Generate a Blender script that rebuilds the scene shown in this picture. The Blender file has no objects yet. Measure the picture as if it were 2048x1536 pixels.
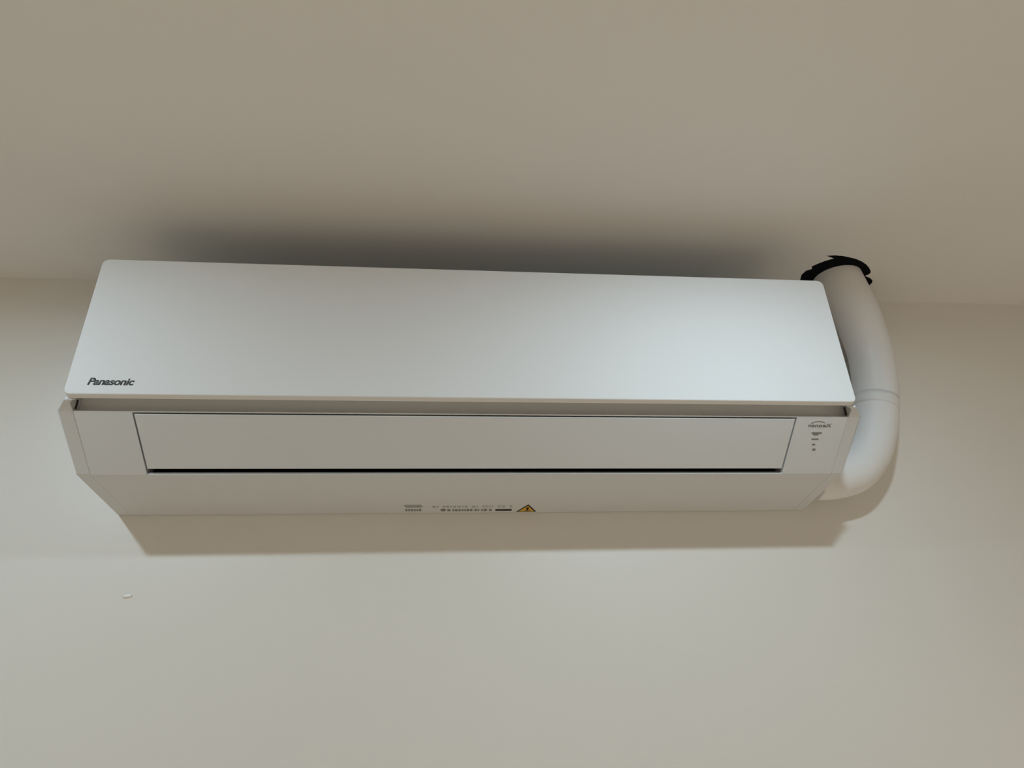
import bpy, bmesh, math, random
from mathutils import Vector, Matrix
from mathutils.geometry import tessellate_polygon

# ------------------------------------------------------------------ frame of reference
# X right along the air-conditioner wall, the wall is Y = 0, the room lies at Y < 0.
CEIL = 2.40                  # ceiling height above the floor
Z0 = CEIL - 0.3996           # underside of the air conditioner at the wall
RX0, RX1, RY = -1.75, 2.15, -3.6

scene = bpy.context.scene
col = scene.collection

# ------------------------------------------------------------------ camera
F_PX, YAW, PITCH, ROLL = 1212.9752, 0.1031, 0.4182, -0.0294
cam_d = bpy.data.cameras.new('camera')
cam = bpy.data.objects.new('camera', cam_d)
col.objects.link(cam)
cam_d.sensor_fit = 'HORIZONTAL'
cam_d.sensor_width = 36.0
cam_d.lens = F_PX / 2048 * 36.0
cam_d.clip_start = 0.01
fw = Vector((math.sin(YAW) * math.cos(PITCH), math.cos(YAW) * math.cos(PITCH), math.sin(PITCH)))
rt = Vector((math.cos(YAW), -math.sin(YAW), 0.0))
up = rt.cross(fw)
r2 = rt * math.cos(ROLL) + up * math.sin(ROLL)
u2 = -rt * math.sin(ROLL) + up * math.cos(ROLL)
m = Matrix.Identity(4)
for i in range(3):
    m[i][0], m[i][1], m[i][2] = r2[i], u2[i], -fw[i]
m.translation = Vector((-0.0386, -0.9257, Z0 - 0.1972))
cam.matrix_world = m
scene.camera = cam

# ------------------------------------------------------------------ world, lamps, exposure
world = bpy.data.worlds.new('world')
scene.world = world
world.use_nodes = True
world.node_tree.nodes['Background'].inputs[0].default_value = (0.02, 0.02, 0.022, 1)
world.node_tree.nodes['Background'].inputs[1].default_value = 1.0

scene.view_settings.view_transform = 'Standard'
scene.view_settings.look = 'None'
scene.view_settings.exposure = 0.0
scene.view_settings.gamma = 1.0
scene.view_settings.use_curve_mapping = False


def downlight(x, y, watts, colour, size=0.05, spread=180.0):
    """round recessed ceiling downlight, shining straight down"""
    ld = bpy.data.lights.new('downlight', 'AREA')
    ld.shape = 'DISK'
    ld.size = size
    ld.energy = watts
    ld.color = colour
    ld.spread = math.radians(spread)
    o = bpy.data.objects.new('downlight', ld)
    col.objects.link(o)
    o.location = (x, y, CEIL - 0.003)
    return o


COOL = (0.74, 0.94, 1.07)
WARM = (1.0, 0.98, 0.94)
downlight(0.36, -0.65, 3.95, COOL, spread=174.0)
downlight(-0.74, -0.65, 4.0, COOL, spread=174.0)
for x_ in (-0.75, 0.38, 1.5):  # unseen extra lamps, added to brighten the floor and its bounce
    downlight(x_, -1.6, 12.5, WARM, spread=100.0)


# ------------------------------------------------------------------ materials
def mat(name, colour, rough=0.5, spec=0.5, noise=None, bump=None, metallic=0.0):
    mt = bpy.data.materials.new(name)
    mt.use_nodes = True
    nt = mt.node_tree
    b = nt.nodes['Principled BSDF']
    b.inputs['Base Color'].default_value = (*colour, 1)
    b.inputs['Roughness'].default_value = rough
    b.inputs['Specular IOR Level'].default_value = spec
    b.inputs['Metallic'].default_value = metallic
    tc = nt.nodes.new('ShaderNodeTexCoord')
    if noise:
        sc, amt = noise
        n = nt.nodes.new('ShaderNodeTexNoise')
        n.inputs['Scale'].default_value = sc
        n.inputs['Detail'].default_value = 4
        nt.links.new(tc.outputs['Object'], n.inputs['Vector'])
        mx = nt.nodes.new('ShaderNodeMix')
        mx.data_type = 'RGBA'
        mx.inputs[6].default_value = (*[c * (1 - amt) for c in colour], 1)
        mx.inputs[7].default_value = (*[min(1, c * (1 + amt)) for c in colour], 1)
        nt.links.new(n.outputs['Fac'], mx.inputs[0])
        nt.links.new(mx.outputs[2], b.inputs['Base Color'])
    if bump:
        sc, st = bump
        n = nt.nodes.new('ShaderNodeTexNoise')
        n.inputs['Scale'].default_value = sc
        n.inputs['Detail'].default_value = 3
        nt.links.new(tc.outputs['Object'], n.inputs['Vector'])
        bp = nt.nodes.new('ShaderNodeBump')
        bp.inputs['Strength'].default_value = st
        bp.inputs['Distance'].default_value = 0.001
        nt.links.new(n.outputs['Fac'], bp.inputs['Height'])
        nt.links.new(bp.outputs['Normal'], b.inputs['Normal'])
    return mt


M_WALL = mat('wall_paint', (0.825, 0.80, 0.745), 0.38, 1.0, noise=(5.0, 0.012), bump=(90.0, 0.03))
M_WALL.node_tree.nodes['Principled BSDF'].inputs['IOR'].default_value = 1.75      # satin enamel paint
M_CEIL = mat('ceiling_paint', (0.80, 0.785, 0.755), 0.85, 0.2, noise=(4.0, 0.012), bump=(120.0, 0.05))
M_ROOM = mat('far_wall_paint', (0.74, 0.72, 0.68), 0.8, 0.2, noise=(3.0, 0.02))
M_FLOOR = mat('wood_floor', (0.50, 0.42, 0.33), 0.5, 0.4, noise=(14.0, 0.12))
M_SHELL = mat('white_plastic', (0.755, 0.75, 0.74), 0.66, 0.2)
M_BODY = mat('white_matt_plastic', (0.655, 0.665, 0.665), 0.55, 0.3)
M_SLOT = mat('grey_plastic', (0.93, 0.92, 0.90), 0.6, 0.3)
M_DARK = mat('black_cavity', (0.010, 0.010, 0.010), 0.8, 0.1)
M_GAP = mat('gap_shade', (0.05, 0.048, 0.04), 0.8, 0.1)
M_VOID = mat('ceiling_void', (0.006, 0.006, 0.008), 0.9, 0.05)
M_PIPE = mat('pipe_wrap', (0.80, 0.785, 0.77), 0.45, 0.4, noise=(20.0, 0.02), bump=(28.0, 0.25))
M_TAPE = mat('pipe_tape', (0.78, 0.765, 0.75), 0.4, 0.4)
M_LOGO = mat('logo_grey', (0.055, 0.060, 0.062), 0.4, 0.5)
M_PRINT = mat('print_grey', (0.19, 0.185, 0.165), 0.6, 0.3)
M_BLACK = mat('print_black', (0.012, 0.012, 0.010), 0.6, 0.3)
M_YELLOW = mat('warning_yellow', (0.72, 0.40, 0.03), 0.5, 0.4)
M_FILL = mat('wall_filler', (0.92, 0.92, 0.90), 0.35, 0.5)


# ------------------------------------------------------------------ mesh helpers
def link(name, me, material, parent=None):
    o = bpy.data.objects.new(name, me)
    col.objects.link(o)
    if material:
        me.materials.append(material)
    if parent:
        o.parent = parent
    return o


def from_bm(name, bm, material, parent=None, smooth=False, bevel=None, seg=3):
    bmesh.ops.remove_doubles(bm, verts=bm.verts, dist=1e-6)
    bmesh.ops.recalc_face_normals(bm, faces=bm.faces)
    me = bpy.data.meshes.new(name)
    bm.to_mesh(me)
    bm.free()
    o = link(name, me, material, parent)
    if smooth or bevel:
        for f in me.polygons:
            f.use_smooth = True
    if bevel:
        b = o.modifiers.new('bevel', 'BEVEL')
        b.width = bevel
        b.segments = seg
        b.limit_method = 'ANGLE'
        b.angle_limit = math.radians(25)
        b.harden_normals = True
    return o


def prism(bm, prof, x0, x1):
    """extrude a (d, z) profile along X; d is the distance from the wall"""
    a = [bm.verts.new((x0, -d, z)) for d, z in prof]
    b = [bm.verts.new((x1, -d, z)) for d, z in prof]
    n = len(prof)
    bm.faces.new(a)
    bm.faces.new(list(reversed(b)))
    for i in range(n):
        j = (i + 1) % n
        bm.faces.new((a[i], b[i], b[j], a[j]))


def box(bm, c, s, rot=None):
    vs = []
    for ix in (-1, 1):
        for iy in (-1, 1):
            for iz in (-1, 1):
                v = Vector((ix * s[0] / 2, iy * s[1] / 2, iz * s[2] / 2))
                if rot:
                    v = rot @ v
                vs.append(bm.verts.new(v + Vector(c)))
    for f in ((0, 1, 3, 2), (4, 6, 7, 5), (0, 4, 5, 1), (2, 3, 7, 6), (0, 2, 6, 4), (1, 5, 7, 3)):
        bm.faces.new([vs[i] for i in f])


def struct(o, label, cat):
    o['kind'] = 'structure'
    o['label'] = label
    o['category'] = cat
    return o


# ------------------------------------------------------------------ room shell
T = 0.12
bm = bmesh.new(); box(bm, ((RX0 + RX1) / 2, T / 2, CEIL / 2), (RX1 - RX0 + 2 * T, T, CEIL))
struct(from_bm('wall_back', bm, M_WALL), 'white painted wall carrying the air conditioner', 'wall')
bm = bmesh.new(); box(bm, (RX0 - T / 2, RY / 2, CEIL / 2), (T, -RY, CEIL))
struct(from_bm('wall_left', bm, M_ROOM), 'side wall left of the air conditioner, outside the picture', 'wall')
bm = bmesh.new(); box(bm, (RX1 + T / 2, RY / 2, CEIL / 2), (T, -RY, CEIL))
struct(from_bm('wall_right', bm, M_ROOM), 'side wall right of the white pipe, outside the picture', 'wall')
bm = bmesh.new(); box(bm, ((RX0 + RX1) / 2, RY - T / 2, CEIL / 2), (RX1 - RX0 + 2 * T, T, CEIL))
struct(from_bm('wall_front', bm, M_ROOM), 'wall behind the camera, outside the picture', 'wall')
bm = bmesh.new(); box(bm, ((RX0 + RX1) / 2, RY / 2 + T / 2, -T / 2), (RX1 - RX0 + 2 * T, -RY + 3 * T, T))
struct(from_bm('floor', bm, M_FLOOR), 'brown wooden floor below the picture', 'floor')

# ceiling board with a ragged hole cut round the pipe
PX, PD, PR = 0.6385, 0.0705, 0.0390           # pipe where it enters the ceiling
hole = [(0.568, 0.078), (0.5695, 0.091), (0.5770, 0.096), (0.5725, 0.1035), (0.5790, 0.112), (0.5870, 0.1205),
        (0.5980, 0.1280), (0.5870, 0.1325), (0.5800, 0.1345), (0.5950, 0.1368), (0.6090, 0.1358), (0.6240, 0.1325),
        (0.6375, 0.1288), (0.6520, 0.1225), (0.6660, 0.1140), (0.6770, 0.1050), (0.6850, 0.0970),
        (0.6895, 0.0905), (0.6890, 0.0850), (0.6850, 0.0815), (0.6900, 0.0785), (0.6990, 0.0745), (0.7080, 0.0680),
        (0.7125, 0.0600), (0.7130, 0.0530), (0.7040, 0.0515), (0.6985, 0.0430), (0.6920, 0.0330),
        (0.6780, 0.0220), (0.6560, 0.0150), (0.6330, 0.0150), (0.6100, 0.0220), (0.5920, 0.0350), (0.5790, 0.0500),
        (0.5735, 0.0640)]
outer = [(RX0 - T, -T), (RX1 + T, -T), (RX1 + T, -RY + T), (RX0 - T, -RY + T)]
pts = outer + hole
tris = tessellate_polygon([[Vector((x, -d, 0)) for x, d in outer], [Vector((x, -d, 0)) for x, d in hole]])
TH = 0.009
bm = bmesh.new()
lo = [bm.verts.new((x, -d, CEIL)) for x, d in pts]
hi = [bm.verts.new((x, -d, CEIL + TH)) for x, d in pts]
for t in tris:
    bm.faces.new([lo[i] for i in t])
    bm.faces.new([hi[i] for i in reversed(t)])
for rng in (range(0, 4), range(4, len(pts))):
    r = list(rng)
    for i, a in enumerate(r):
        b = r[(i + 1) % len(r)]
        bm.faces.new((lo[a], lo[b], hi[b], hi[a]))
ceil_o = struct(from_bm('ceiling', bm, M_CEIL), 'white painted ceiling with a ragged dark hole around the pipe', 'ceiling')
ceil_o.data.materials.append(M_VOID)
for f in ceil_o.data.polygons:       # cut edge of the hole coloured black, the void's darkness painted on
    c = f.center
    if abs(f.normal.z) < 0.5 and 0.5 < c.x < 0.8 and c.y > -0.2 and c.y < 0.0:
        f.material_index = 1
# ------------------------------------------------------------------ air conditioner
ac = bpy.data.objects.new('air_conditioner', None)
col.objects.link(ac)
ac.location = (0, 0, Z0)
ac['label'] = 'long white wall-mounted split air conditioner with closed louver under the ceiling'
ac['category'] = 'air conditioner'

HW = 0.520                       # half width
SX = 0.5032                      # seam between the body and the end covers
XO, HV = -0.0029, 0.4300         # louver centre and half width
VT, VB = (0.17950, 0.08980), (0.12449, 0.03056)       # outlet plane: upper and lower end
tv = Vector((VB[0] - VT[0], VB[1] - VT[1])).normalized()      # down the outlet plane
nv = Vector((tv.y, -tv.x))                                     # out of it
if nv.y > 0:
    nv = -nv


def on_plane(s, off=0.0):
    """(d, z) at distance s down the outlet plane from VT, off proud of it"""
    return (VT[0] + tv.x * s + nv.x * off, VT[1] + tv.y * s + nv.y * off)


LEN = math.hypot(VB[0] - VT[0], VB[1] - VT[1])
C_ = on_plane(-0.0027)           # upper front edge of the lower body
KB = on_plane(LEN + 0.0045)      # lower lip of the air outlet

# front panel: thin shell with rounded corners
bm = bmesh.new()
zt, zb = 0.3032, 0.1057
PC, PHW = -0.0007, 0.5112            # panel centre and half width


def rrect(hw, z0_, z1_, r_top, r_bot, n=7):
    out = []
    for cx, cz, r, a0 in ((hw - r_top, z1_ - r_top, r_top, 0), (-hw + r_top, z1_ - r_top, r_top, 90),
                          (-hw + r_bot, z0_ + r_bot, r_bot, 180), (hw - r_bot, z0_ + r_bot, r_bot, 270)):
        for k in range(n):
            a = math.radians(a0 + 90 * k / (n - 1))
            out.append((cx + r * math.cos(a), cz + r * math.sin(a)))
    return out


def panel_d(x, z):
    """distance from the wall of the slightly raked front face"""
    return 0.2016 + (0.2030 - 0.2016) * (zt - z) / (zt - zb)


ring = [(PC + x, z) for x, z in rrect(PHW, zb, zt, 0.009, 0.007)]
fr = [bm.verts.new((x, -panel_d(x, z), z)) for x, z in ring]
# the rear rim sits 7 mm back; along the bottom it also drops, so the lower edge is an undercut lip
bk = [bm.verts.new((x, -(panel_d(x, z) - 0.0070), z - (0.0037 if z < zb + 0.0075 else 0.0))) for x, z in ring]
bm.faces.new(fr)
bm.faces.new(list(reversed(bk)))
for i in range(len(ring)):
    j = (i + 1) % len(ring)
    bm.faces.new((fr[i], bk[i], bk[j], fr[j]))
front = from_bm('front_panel', bm, M_SHELL, ac, bevel=0.0012, seg=3)
front.modifiers['bevel'].angle_limit = math.radians(50)

def flare(bm_, first=0, amount=0.0052):
    """the casing widens slightly towards the front"""
    bm_.verts.ensure_lookup_table()
    for v_ in bm_.verts[first:]:
        d = -v_.co.y
        if d > 0.15 and v_.co.z < 0.13 and abs(v_.co.x) > 0.3:
            v_.co.x += math.copysign(amount, v_.co.x)


# lower corner fillets of the inlet slot belong to the end covers; body first
TOPZ = 0.2980
left_in, right_in = XO - HV - 0.0012, XO + HV + 0.0012
solid = [(0.001, 0.0004), KB, on_plane(LEN), C_, (0.1715, 0.0922), (0.1705, 0.1250), (0.1945, 0.1250), (0.1945, TOPZ),
         (0.001, TOPZ)]
out_hi = on_plane(-0.0012)
notch = [(0.001, 0.0004), KB, (KB[0] - 0.0022, KB[1] + 0.0035), (KB[0] - 0.012, KB[1] + 0.0045),
         (0.075, 0.075), (0.120, 0.115), (out_hi[0] - 0.012, out_hi[1] + 0.0035), (out_hi[0] - 0.0015, out_hi[1] + 0.0006), out_hi, C_, (0.1715, 0.0922), (0.1705, 0.1250),
         (0.1945, 0.1250), (0.1945, TOPZ), (0.001, TOPZ)]
bm = bmesh.new()
prism(bm, solid, -SX + 0.0004, left_in)
prism(bm, notch, left_in, right_in)
prism(bm, solid, right_in, SX - 0.0004)
flare(bm)
me = bpy.data.meshes.new('body')
bmesh.ops.recalc_face_normals(bm, faces=bm.faces)
bm.to_mesh(me); bm.free()
body = link('body', me, M_BODY, ac)
me.materials.append(M_SLOT)
me.materials.append(M_DARK)
for f in me.polygons:
    y, z = -f.center.y, f.center.z
    if 0.0935 < z < 0.1255 and 0.160 < y < 0.180 and abs(f.normal.x) < 0.5:
        f.material_index = 1
    if left_in - 0.006 <= f.center.x <= right_in + 0.006 and y < 0.1785 and z > 0.0305 and z < 0.118 and abs(f.normal.x) < 0.5 \
            and 0.04 < y and not (y > 0.155 and z > 0.0915) and abs(f.normal.dot(Vector((0, -nv.x, nv.y)))) < 2 and f.index >= 0:
        if (Vector((-f.center.y, f.center.z)) - Vector(VT)).dot(nv) < -0.0035:
            f.material_index = 2

# end covers
LIP = (0.1955, 0.1008)                 # front edge of the undercut beneath the panel
cheek = [(0.001, 0.0004), KB, on_plane(LEN), C_, LIP, (0.1945, 0.1120), (0.1945, TOPZ), (0.001, TOPZ)]
for s in (-1, 1):
    bm = bmesh.new()
    prism(bm, cheek, s * SX, s * HW)
    flare(bm)
    for v_ in bm.verts:
        if -v_.co.y > 0.190 and abs(v_.co.x) > 0.515:
            v_.co.x = s * (0.5135 if v_.co.z < 0.105 else 0.5105)
    c = from_bm('end_cover', bm, M_BODY, ac, bevel=0.0010)
    # rounded upper end of the slot, in the plane of the undercut
    bm = bmesh.new()
    xx, R_ = SX + 0.0052, 0.0085
    ln_ = math.hypot(LIP[0] - C_[0], LIP[1] - C_[1])
    arc = [(xx, ln_)] + [(xx - R_ + R_ * math.cos(math.radians(a)), ln_ - R_ + R_ * math.sin(math.radians(a))) for a in range(0, 91, 10)]

    def slant(x, t, lift):
        k = t / ln_
        return (s * x, -(C_[0] + (LIP[0] - C_[0]) * k), C_[1] + (LIP[1] - C_[1]) * k + lift)
    fa = [bm.verts.new(slant(x, t, 0.0002)) for x, t in arc]
    fb = [bm.verts.new(slant(x, t, 0.0050)) for x, t in arc]
    bm.faces.new(fa); bm.faces.new(list(reversed(fb)))
    for i in range(len(arc)):
        j = (i + 1) % len(arc)
        bm.faces.new((fa[i], fa[j], fb[j], fb[i]))
    from_bm('slot_corner', bm, M_BODY, c)
    # dark sliver standing in for the shaded gap at the slot end
    bm = bmesh.new()
    box(bm, (s * (SX + 0.0041), -0.1790, 0.1010), (0.0009, 0.0030, 0.0120))
    from_bm('slot_end', bm, M_GAP, c)

# louver
bm = bmesh.new()
lv0, lv1 = 0.0012, LEN - 0.0036
prof = [on_plane(lv0, 0.0003), on_plane(lv1, 0.0003), on_plane(lv1 - 0.0012, -0.0038), on_plane(lv0 + 0.0005, -0.0038)]
prism(bm, prof, XO - HV + 0.0010, XO + HV - 0.0010)
flare(bm)
lou = from_bm('louver', bm, M_BODY, ac, bevel=0.0007, seg=2)
lou['label'] = 'closed flat white air outlet louver'


# ------------------------------------------------------------------ lettering
def text_mesh(body_, name, width, height, material, parent, origin, ux, uy, shear=0.0, bold=0.0, depth=0.00025, space=1.0):
    cu = bpy.data.curves.new(name, 'FONT')
    cu.body = body_
    cu.shear = shear
    cu.offset = bold
    cu.space_character = space
    cu.resolution_u = 4
    tmp = bpy.data.objects.new(name, cu)
    col.objects.link(tmp)
    dg = bpy.context.evaluated_depsgraph_get()
    me_ = bpy.data.meshes.new_from_object(tmp.evaluated_get(dg))
    bpy.data.objects.remove(tmp)
    bpy.data.curves.remove(cu)
    me_.name = name
    xs = [v_.co.x for v_ in me_.vertices]
    ys = [v_.co.y for v_ in me_.vertices]
    sx, sy = width / (max(xs) - min(xs)), height / (max(ys) - min(ys))
    uz = Vector(ux).cross(Vector(uy))
    mx, my = min(xs), min(ys)
    b_ = bmesh.new()
    b_.from_mesh(me_)
    r_ = bmesh.ops.extrude_face_region(b_, geom=b_.faces[:])
    for v_ in r_['geom']:
        if isinstance(v_, bmesh.types.BMVert):
            v_.co.z += 1.0
    for v_ in b_.verts:
        x_, y_, z_ = v_.co
        v_.co = Vector(origin) + Vector(ux) * ((x_ - mx) * sx) + Vector(uy) * ((y_ - my) * sy) + uz * (depth if z_ > 0.5 else -depth)
    b_.to_mesh(me_)
    b_.free()
    me_.materials.clear()
    return link(name, me_, material, parent)


UX = Vector((1, 0, 0))
lg = text_mesh('Panasonic', 'logo', 0.0543, 0.0097, M_LOGO, front,
               (-0.4868, -0.2030 + 0.0001, 0.1173), UX, Vector((0, 0.0071, 1)).normalized(), shear=0.22, bold=0.030, space=0.95)
lg['label'] = 'dark grey maker name in bold italic letters'

# outlet-plane axes: u along X, v up the plane
VUP = Vector((0, tv.x, -tv.y))           # y = -d, so up the plane is (0, +tv.x, -tv.y)
VN = UX.cross(VUP)


def plane_pt(x, s, off=0.0):
    d, z = on_plane(s, off)
    return Vector((x, -d, z))


ind = text_mesh('nanoeX', 'indicator_print', 0.0335, 0.0052, M_PRINT, body, plane_pt(0.4525, 0.0130, 0.0001), UX, VUP, bold=0.012)
ind['label'] = 'small grey logo print beside the louver'
# the swoosh over the logo and the rows of indicator marks under it
bm = bmesh.new()
arcn = 14
for k in range(arcn):
    a0, a1 = math.radians(160 - k * 9), math.radians(160 - (k + 1) * 9)
    q = []
    for a, rr in ((a0, 1.0), (a1, 1.0), (a1, 0.82), (a0, 0.82)):
        q.append(bm.verts.new(plane_pt(0.4668 + 0.0120 * math.cos(a) * rr, 0.0085 - 0.0052 * math.sin(a) * rr + 0.001, 0.0002)))
    bm.faces.new(q)
from_bm('swoosh_print', bm, M_PRINT, body)


def mark(parent, x, s, w, h, material, name='indicator_mark'):
    b_ = bmesh.new()
    q = [(x, s), (x + w, s), (x + w, s - h), (x, s - h)]
    a_ = [b_.verts.new(plane_pt(px, ps, 0.0002)) for px, ps in q]
    c_ = [b_.verts.new(plane_pt(px, ps, -0.0003)) for px, ps in q]
    b_.faces.new(a_); b_.faces.new(list(reversed(c_)))
    for i in range(4):
        j = (i + 1) % 4
        b_.faces.new((a_[i], a_[j], c_[j], c_[i]))
    return from_bm(name, b_, material, parent)


mark(body, 0.4595, 0.0232, 0.0150, 0.0022, M_PRINT)
mark(body, 0.4622, 0.0255, 0.0080, 0.0016, M_PRINT)
mark(body, 0.4612, 0.0325, 0.0105, 0.0020, M_PRINT)
mark(body, 0.4638, 0.0410, 0.0046, 0.0024, M_PRINT)
mark(body, 0.4658, 0.0490, 0.0046, 0.0030, M_PRINT)

# ------------------------------------------------------------------ printed strip and warning sign at the rear of the underside
bt = Vector((0.001 - KB[0], 0.0004 - KB[1]))
bt.normalize()                                        # towards the wall along the underside
bn = Vector((-bt.y, bt.x))
if bn.y > 0:
    bn = -bn
BUP = Vector((0, bt.x, -bt.y))                        # towards the front (up in the picture)


def under(x, d, off=0.0):
    t = (d - KB[0]) / bt.x
    return Vector((x, -(KB[0] + bt.x * t + bn.x * off), KB[1] + bt.y * t + bn.y * off))


def strip(parent, rects, name, material, off=0.0002):
    b_ = bmesh.new()
    for x0_, x1_, d0_, d1_ in rects:
        a_ = [b_.verts.new(under(px, pd, off)) for px, pd in ((x0_, d0_), (x1_, d0_), (x1_, d1_), (x0_, d1_))]
        c_ = [b_.verts.new(under(px, pd, -0.0004)) for px, pd in ((x0_, d0_), (x1_, d0_), (x1_, d1_), (x0_, d1_))]
        b_.faces.new(a_); b_.faces.new(list(reversed(c_)))
        for i in range(4):
            j = (i + 1) % 4
            b_.faces.new((a_[i], a_[j], c_[j], c_[i]))
    o_ = from_bm(name, b_, material, parent)
    return o_


random.seed(4)
rects = [(-0.1105, -0.0850, 0.0290, 0.0270), (-0.1100, -0.0830, 0.0250, 0.0235), (-0.1080, -0.0860, 0.0215, 0.0200)]
x_ = -0.1095
while x_ < -0.086:
    w_ = random.uniform(0.002, 0.006)
    rects.append((x_, x_ + w_, 0.0150, 0.0085)); x_ += w_ + 0.0012
x_ = -0.0700
while x_ < 0.048:                                     # upper line of fine print
    w_ = random.uniform(0.002, 0.006)
    rects.append((x_, x_ + w_, 0.0245, 0.0232)); rects.append((x_ + 0.001, x_ + w_ * 0.9, 0.0205, 0.0192)); x_ += w_ + random.choice((0.0012, 0.0014, 0.006))
x_ = -0.0475
while x_ < 0.020:                                     # second line, heavier
    w_ = random.uniform(0.0018, 0.0055)
    rects.append((x_, x_ + w_, 0.0135, 0.0072)); x_ += w_ + random.choice((0.0012, 0.0012, 0.003))
pr = strip(body, rects, 'fine_print', M_PRINT)
pr['label'] = 'rows of tiny grey printed lettering'
pr['kind'] = 'stuff'
# round mark and black bar
bm = bmesh.new()
vs = [bm.verts.new(under(-0.0535 + 0.0042 * math.cos(k * math.pi / 8), 0.0115 + 0.0048 * math.sin(k * math.pi / 8), 0.0002)) for k in range(16)]
bm.faces.new(vs)
from_bm('round_mark', bm, M_PRINT, body)
bb = strip(body, [(0.0250, 0.0500, 0.0130, 0.0072)], 'bar_mark', M_BLACK)
bb['label'] = 'short black printed bar'


def tri(parent, pts_, name, material, off):
    b_ = bmesh.new()
    a_ = [b_.verts.new(under(px, pd, off)) for px, pd in pts_]
    c_ = [b_.verts.new(under(px, pd, -0.0004)) for px, pd in pts_]
    b_.faces.new(a_); b_.faces.new(list(reversed(c_)))
    for i in range(len(pts_)):
        j = (i + 1) % len(pts_)
        b_.faces.new((a_[i], a_[j], c_[j], c_[i]))
    return from_bm(name, b_, material, parent)


wl = tri(body, [(0.0570, 0.0035), (0.0884, 0.0035), (0.0737, 0.0285)], 'warning_sign', M_BLACK, 0.0002)
wl['label'] = 'yellow warning triangle with black border'
tri(wl, [(0.0608, 0.0055), (0.0846, 0.0055), (0.0737, 0.0240)], 'sign_face', M_YELLOW, 0.0004)
tri(wl, [(0.0725, 0.0095), (0.0750, 0.0095), (0.0757, 0.0175), (0.0737, 0.0195), (0.0716, 0.0175)], 'sign_symbol', M_BLACK, 0.0006)
tri(wl, [(0.0690, 0.0070), (0.0790, 0.0070), (0.0790, 0.0084), (0.0690, 0.0084)], 'sign_symbol', M_BLACK, 0.0006)

# ------------------------------------------------------------------ pipe
ctrl = [(PX - 0.014, PD + 0.008, 0.50), (PX - 0.010, PD + 0.006, 0.45), (PX, PD, 0.40), (0.663, 0.058, 0.345), (0.678, 0.046, 0.30),
        (0.684, 0.039, 0.26), (0.679, 0.037, 0.210), (0.665, 0.037, 0.160), (0.650, 0.037, 0.122), (0.630, 0.037, 0.087),
        (0.598, 0.037, 0.057), (0.560, 0.037, 0.0455), (0.5258, 0.037, 0.0440)]
cv = [Vector((x, -d, z)) for x, d, z in ctrl]
path = []
for i in range(len(cv) - 1):
    p0, p1, p2, p3 = cv[max(i - 1, 0)], cv[i], cv[i + 1], cv[min(i + 2, len(cv) - 1)]
    for k in range(7):
        t = k / 7
        path.append(0.5 * ((2 * p1) + (p2 - p0) * t + (2 * p0 - 5 * p1 + 4 * p2 - p3) * t * t + (3 * p1 - p0 - 3 * p2 + p3) * t ** 3))
path.append(cv[-1])


def tube(bm_, pth, rad, ns=48, cap=True):
    rings = []
    for i, c_ in enumerate(pth):
        t = (pth[min(i + 1, len(pth) - 1)] - pth[max(i - 1, 0)]).normalized()
        side = Vector((0, -1, 0))
        a_ = (side - t * side.dot(t)).normalized()
        b_ = t.cross(a_)
        rr = rad(i) if callable(rad) else rad
        rings.append([bm_.verts.new(c_ + (a_ * math.cos(q) + b_ * math.sin(q)) * rr) for q in [2 * math.pi * k / ns for k in range(ns)]])
    for r0, r1 in zip(rings, rings[1:]):
        for k in range(ns):
            bm_.faces.new((r0[k], r0[(k + 1) % ns], r1[(k + 1) % ns], r1[k]))
    if cap:
        bm_.faces.new(rings[0]); bm_.faces.new(list(reversed(rings[-1])))


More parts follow.
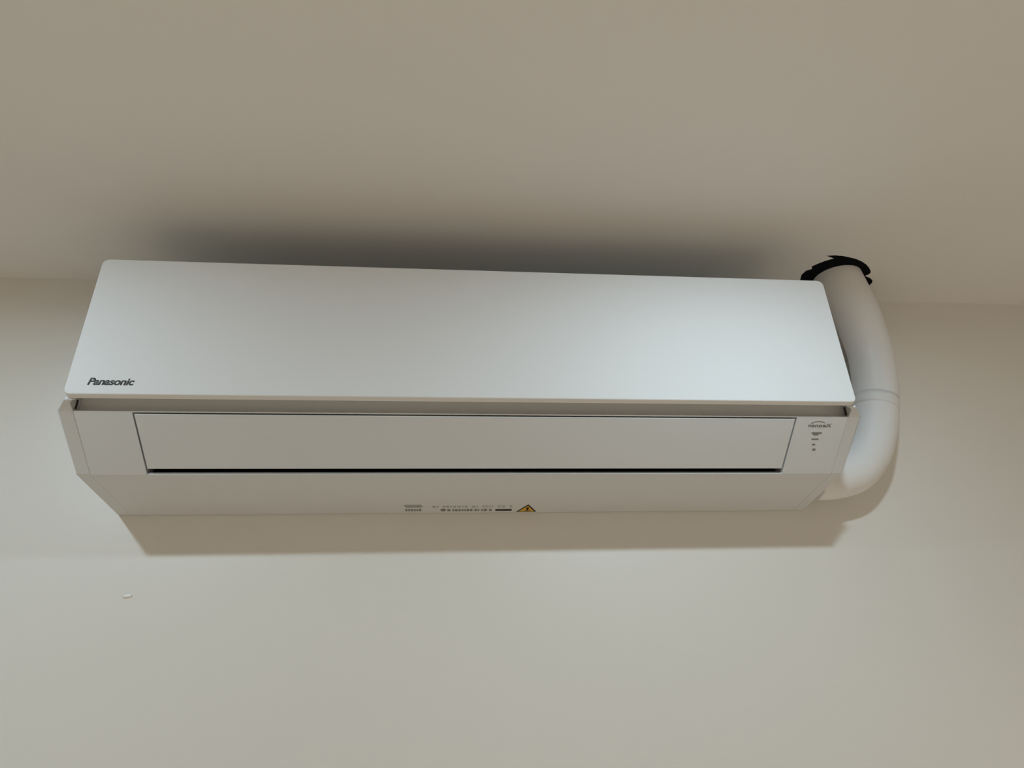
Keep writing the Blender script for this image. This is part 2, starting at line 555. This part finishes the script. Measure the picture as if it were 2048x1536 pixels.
bm = bmesh.new()
tube(bm, path, lambda i: 0.0350 + 0.0040 * min(1.0, max(0.0, (path[i].z - 0.27) / 0.12)))
pipe = from_bm('refrigerant_pipe', bm, M_PIPE, None, smooth=True)
pipe.location = (0, 0, Z0)
pipe['label'] = 'thick white wrapped pipe bending from the air conditioner up into the ceiling hole'
pipe['category'] = 'pipe'
i0 = min(range(len(path)), key=lambda i: abs(path[i].z - 0.178))
bm = bmesh.new()
tube(bm, path[i0:i0 + 4], 0.03512)
tape = from_bm('tape_band', bm, M_TAPE, pipe, smooth=True)

# black foam packed into the hole round the pipe
inner = [(PX + (PR + 0.0006) * math.cos(k * math.pi / 16), PD + (PR + 0.0006) * math.sin(k * math.pi / 16)) for k in range(32)]
cx_, cy_ = 0.64, 0.075
rim = [(cx_ + (x - cx_) * 0.999, cy_ + (d - cy_) * 0.999) for x, d in hole]
pts = rim + inner
tris = tessellate_polygon([[Vector((x, -d, 0)) for x, d in rim], [Vector((x, -d, 0)) for x, d in inner]])
bm = bmesh.new()
lo = [bm.verts.new((x, -d, CEIL - Z0 + 0.0005)) for x, d in pts]
hi = [bm.verts.new((x, -d, CEIL - Z0 + 0.03)) for x, d in pts]
for t in tris:
    bm.faces.new([lo[i] for i in t])
    bm.faces.new([hi[i] for i in reversed(t)])
for rng in (range(0, len(rim)), range(len(rim), len(pts))):
    r = list(rng)
    for i, a in enumerate(r):
        b = r[(i + 1) % len(r)]
        bm.faces.new((lo[a], lo[b], hi[b], hi[a]))
seal = from_bm('foam_collar', bm, M_VOID, pipe)
seal['label'] = 'ragged black foam packed into the ceiling hole'

# ------------------------------------------------------------------ small raised speck on the wall
bm = bmesh.new()
bmesh.ops.create_uvsphere(bm, u_segments=16, v_segments=10, radius=1.0)
random.seed(2)
for v_ in bm.verts:
    k = 1 + 0.18 * random.uniform(-1, 1)
    v_.co = Vector((v_.co.x * 0.0062 * k, v_.co.y * 0.0019, v_.co.z * 0.0023 * k + 0.12 * v_.co.x * 0.0062))
sp = from_bm('filler_speck', bm, M_FILL, None, smooth=True)
sp.location = (-0.4833, -0.0006, Z0 - 0.1105)
sp['label'] = 'tiny white filler speck on the wall below the left end'
sp['category'] = 'wall speck'
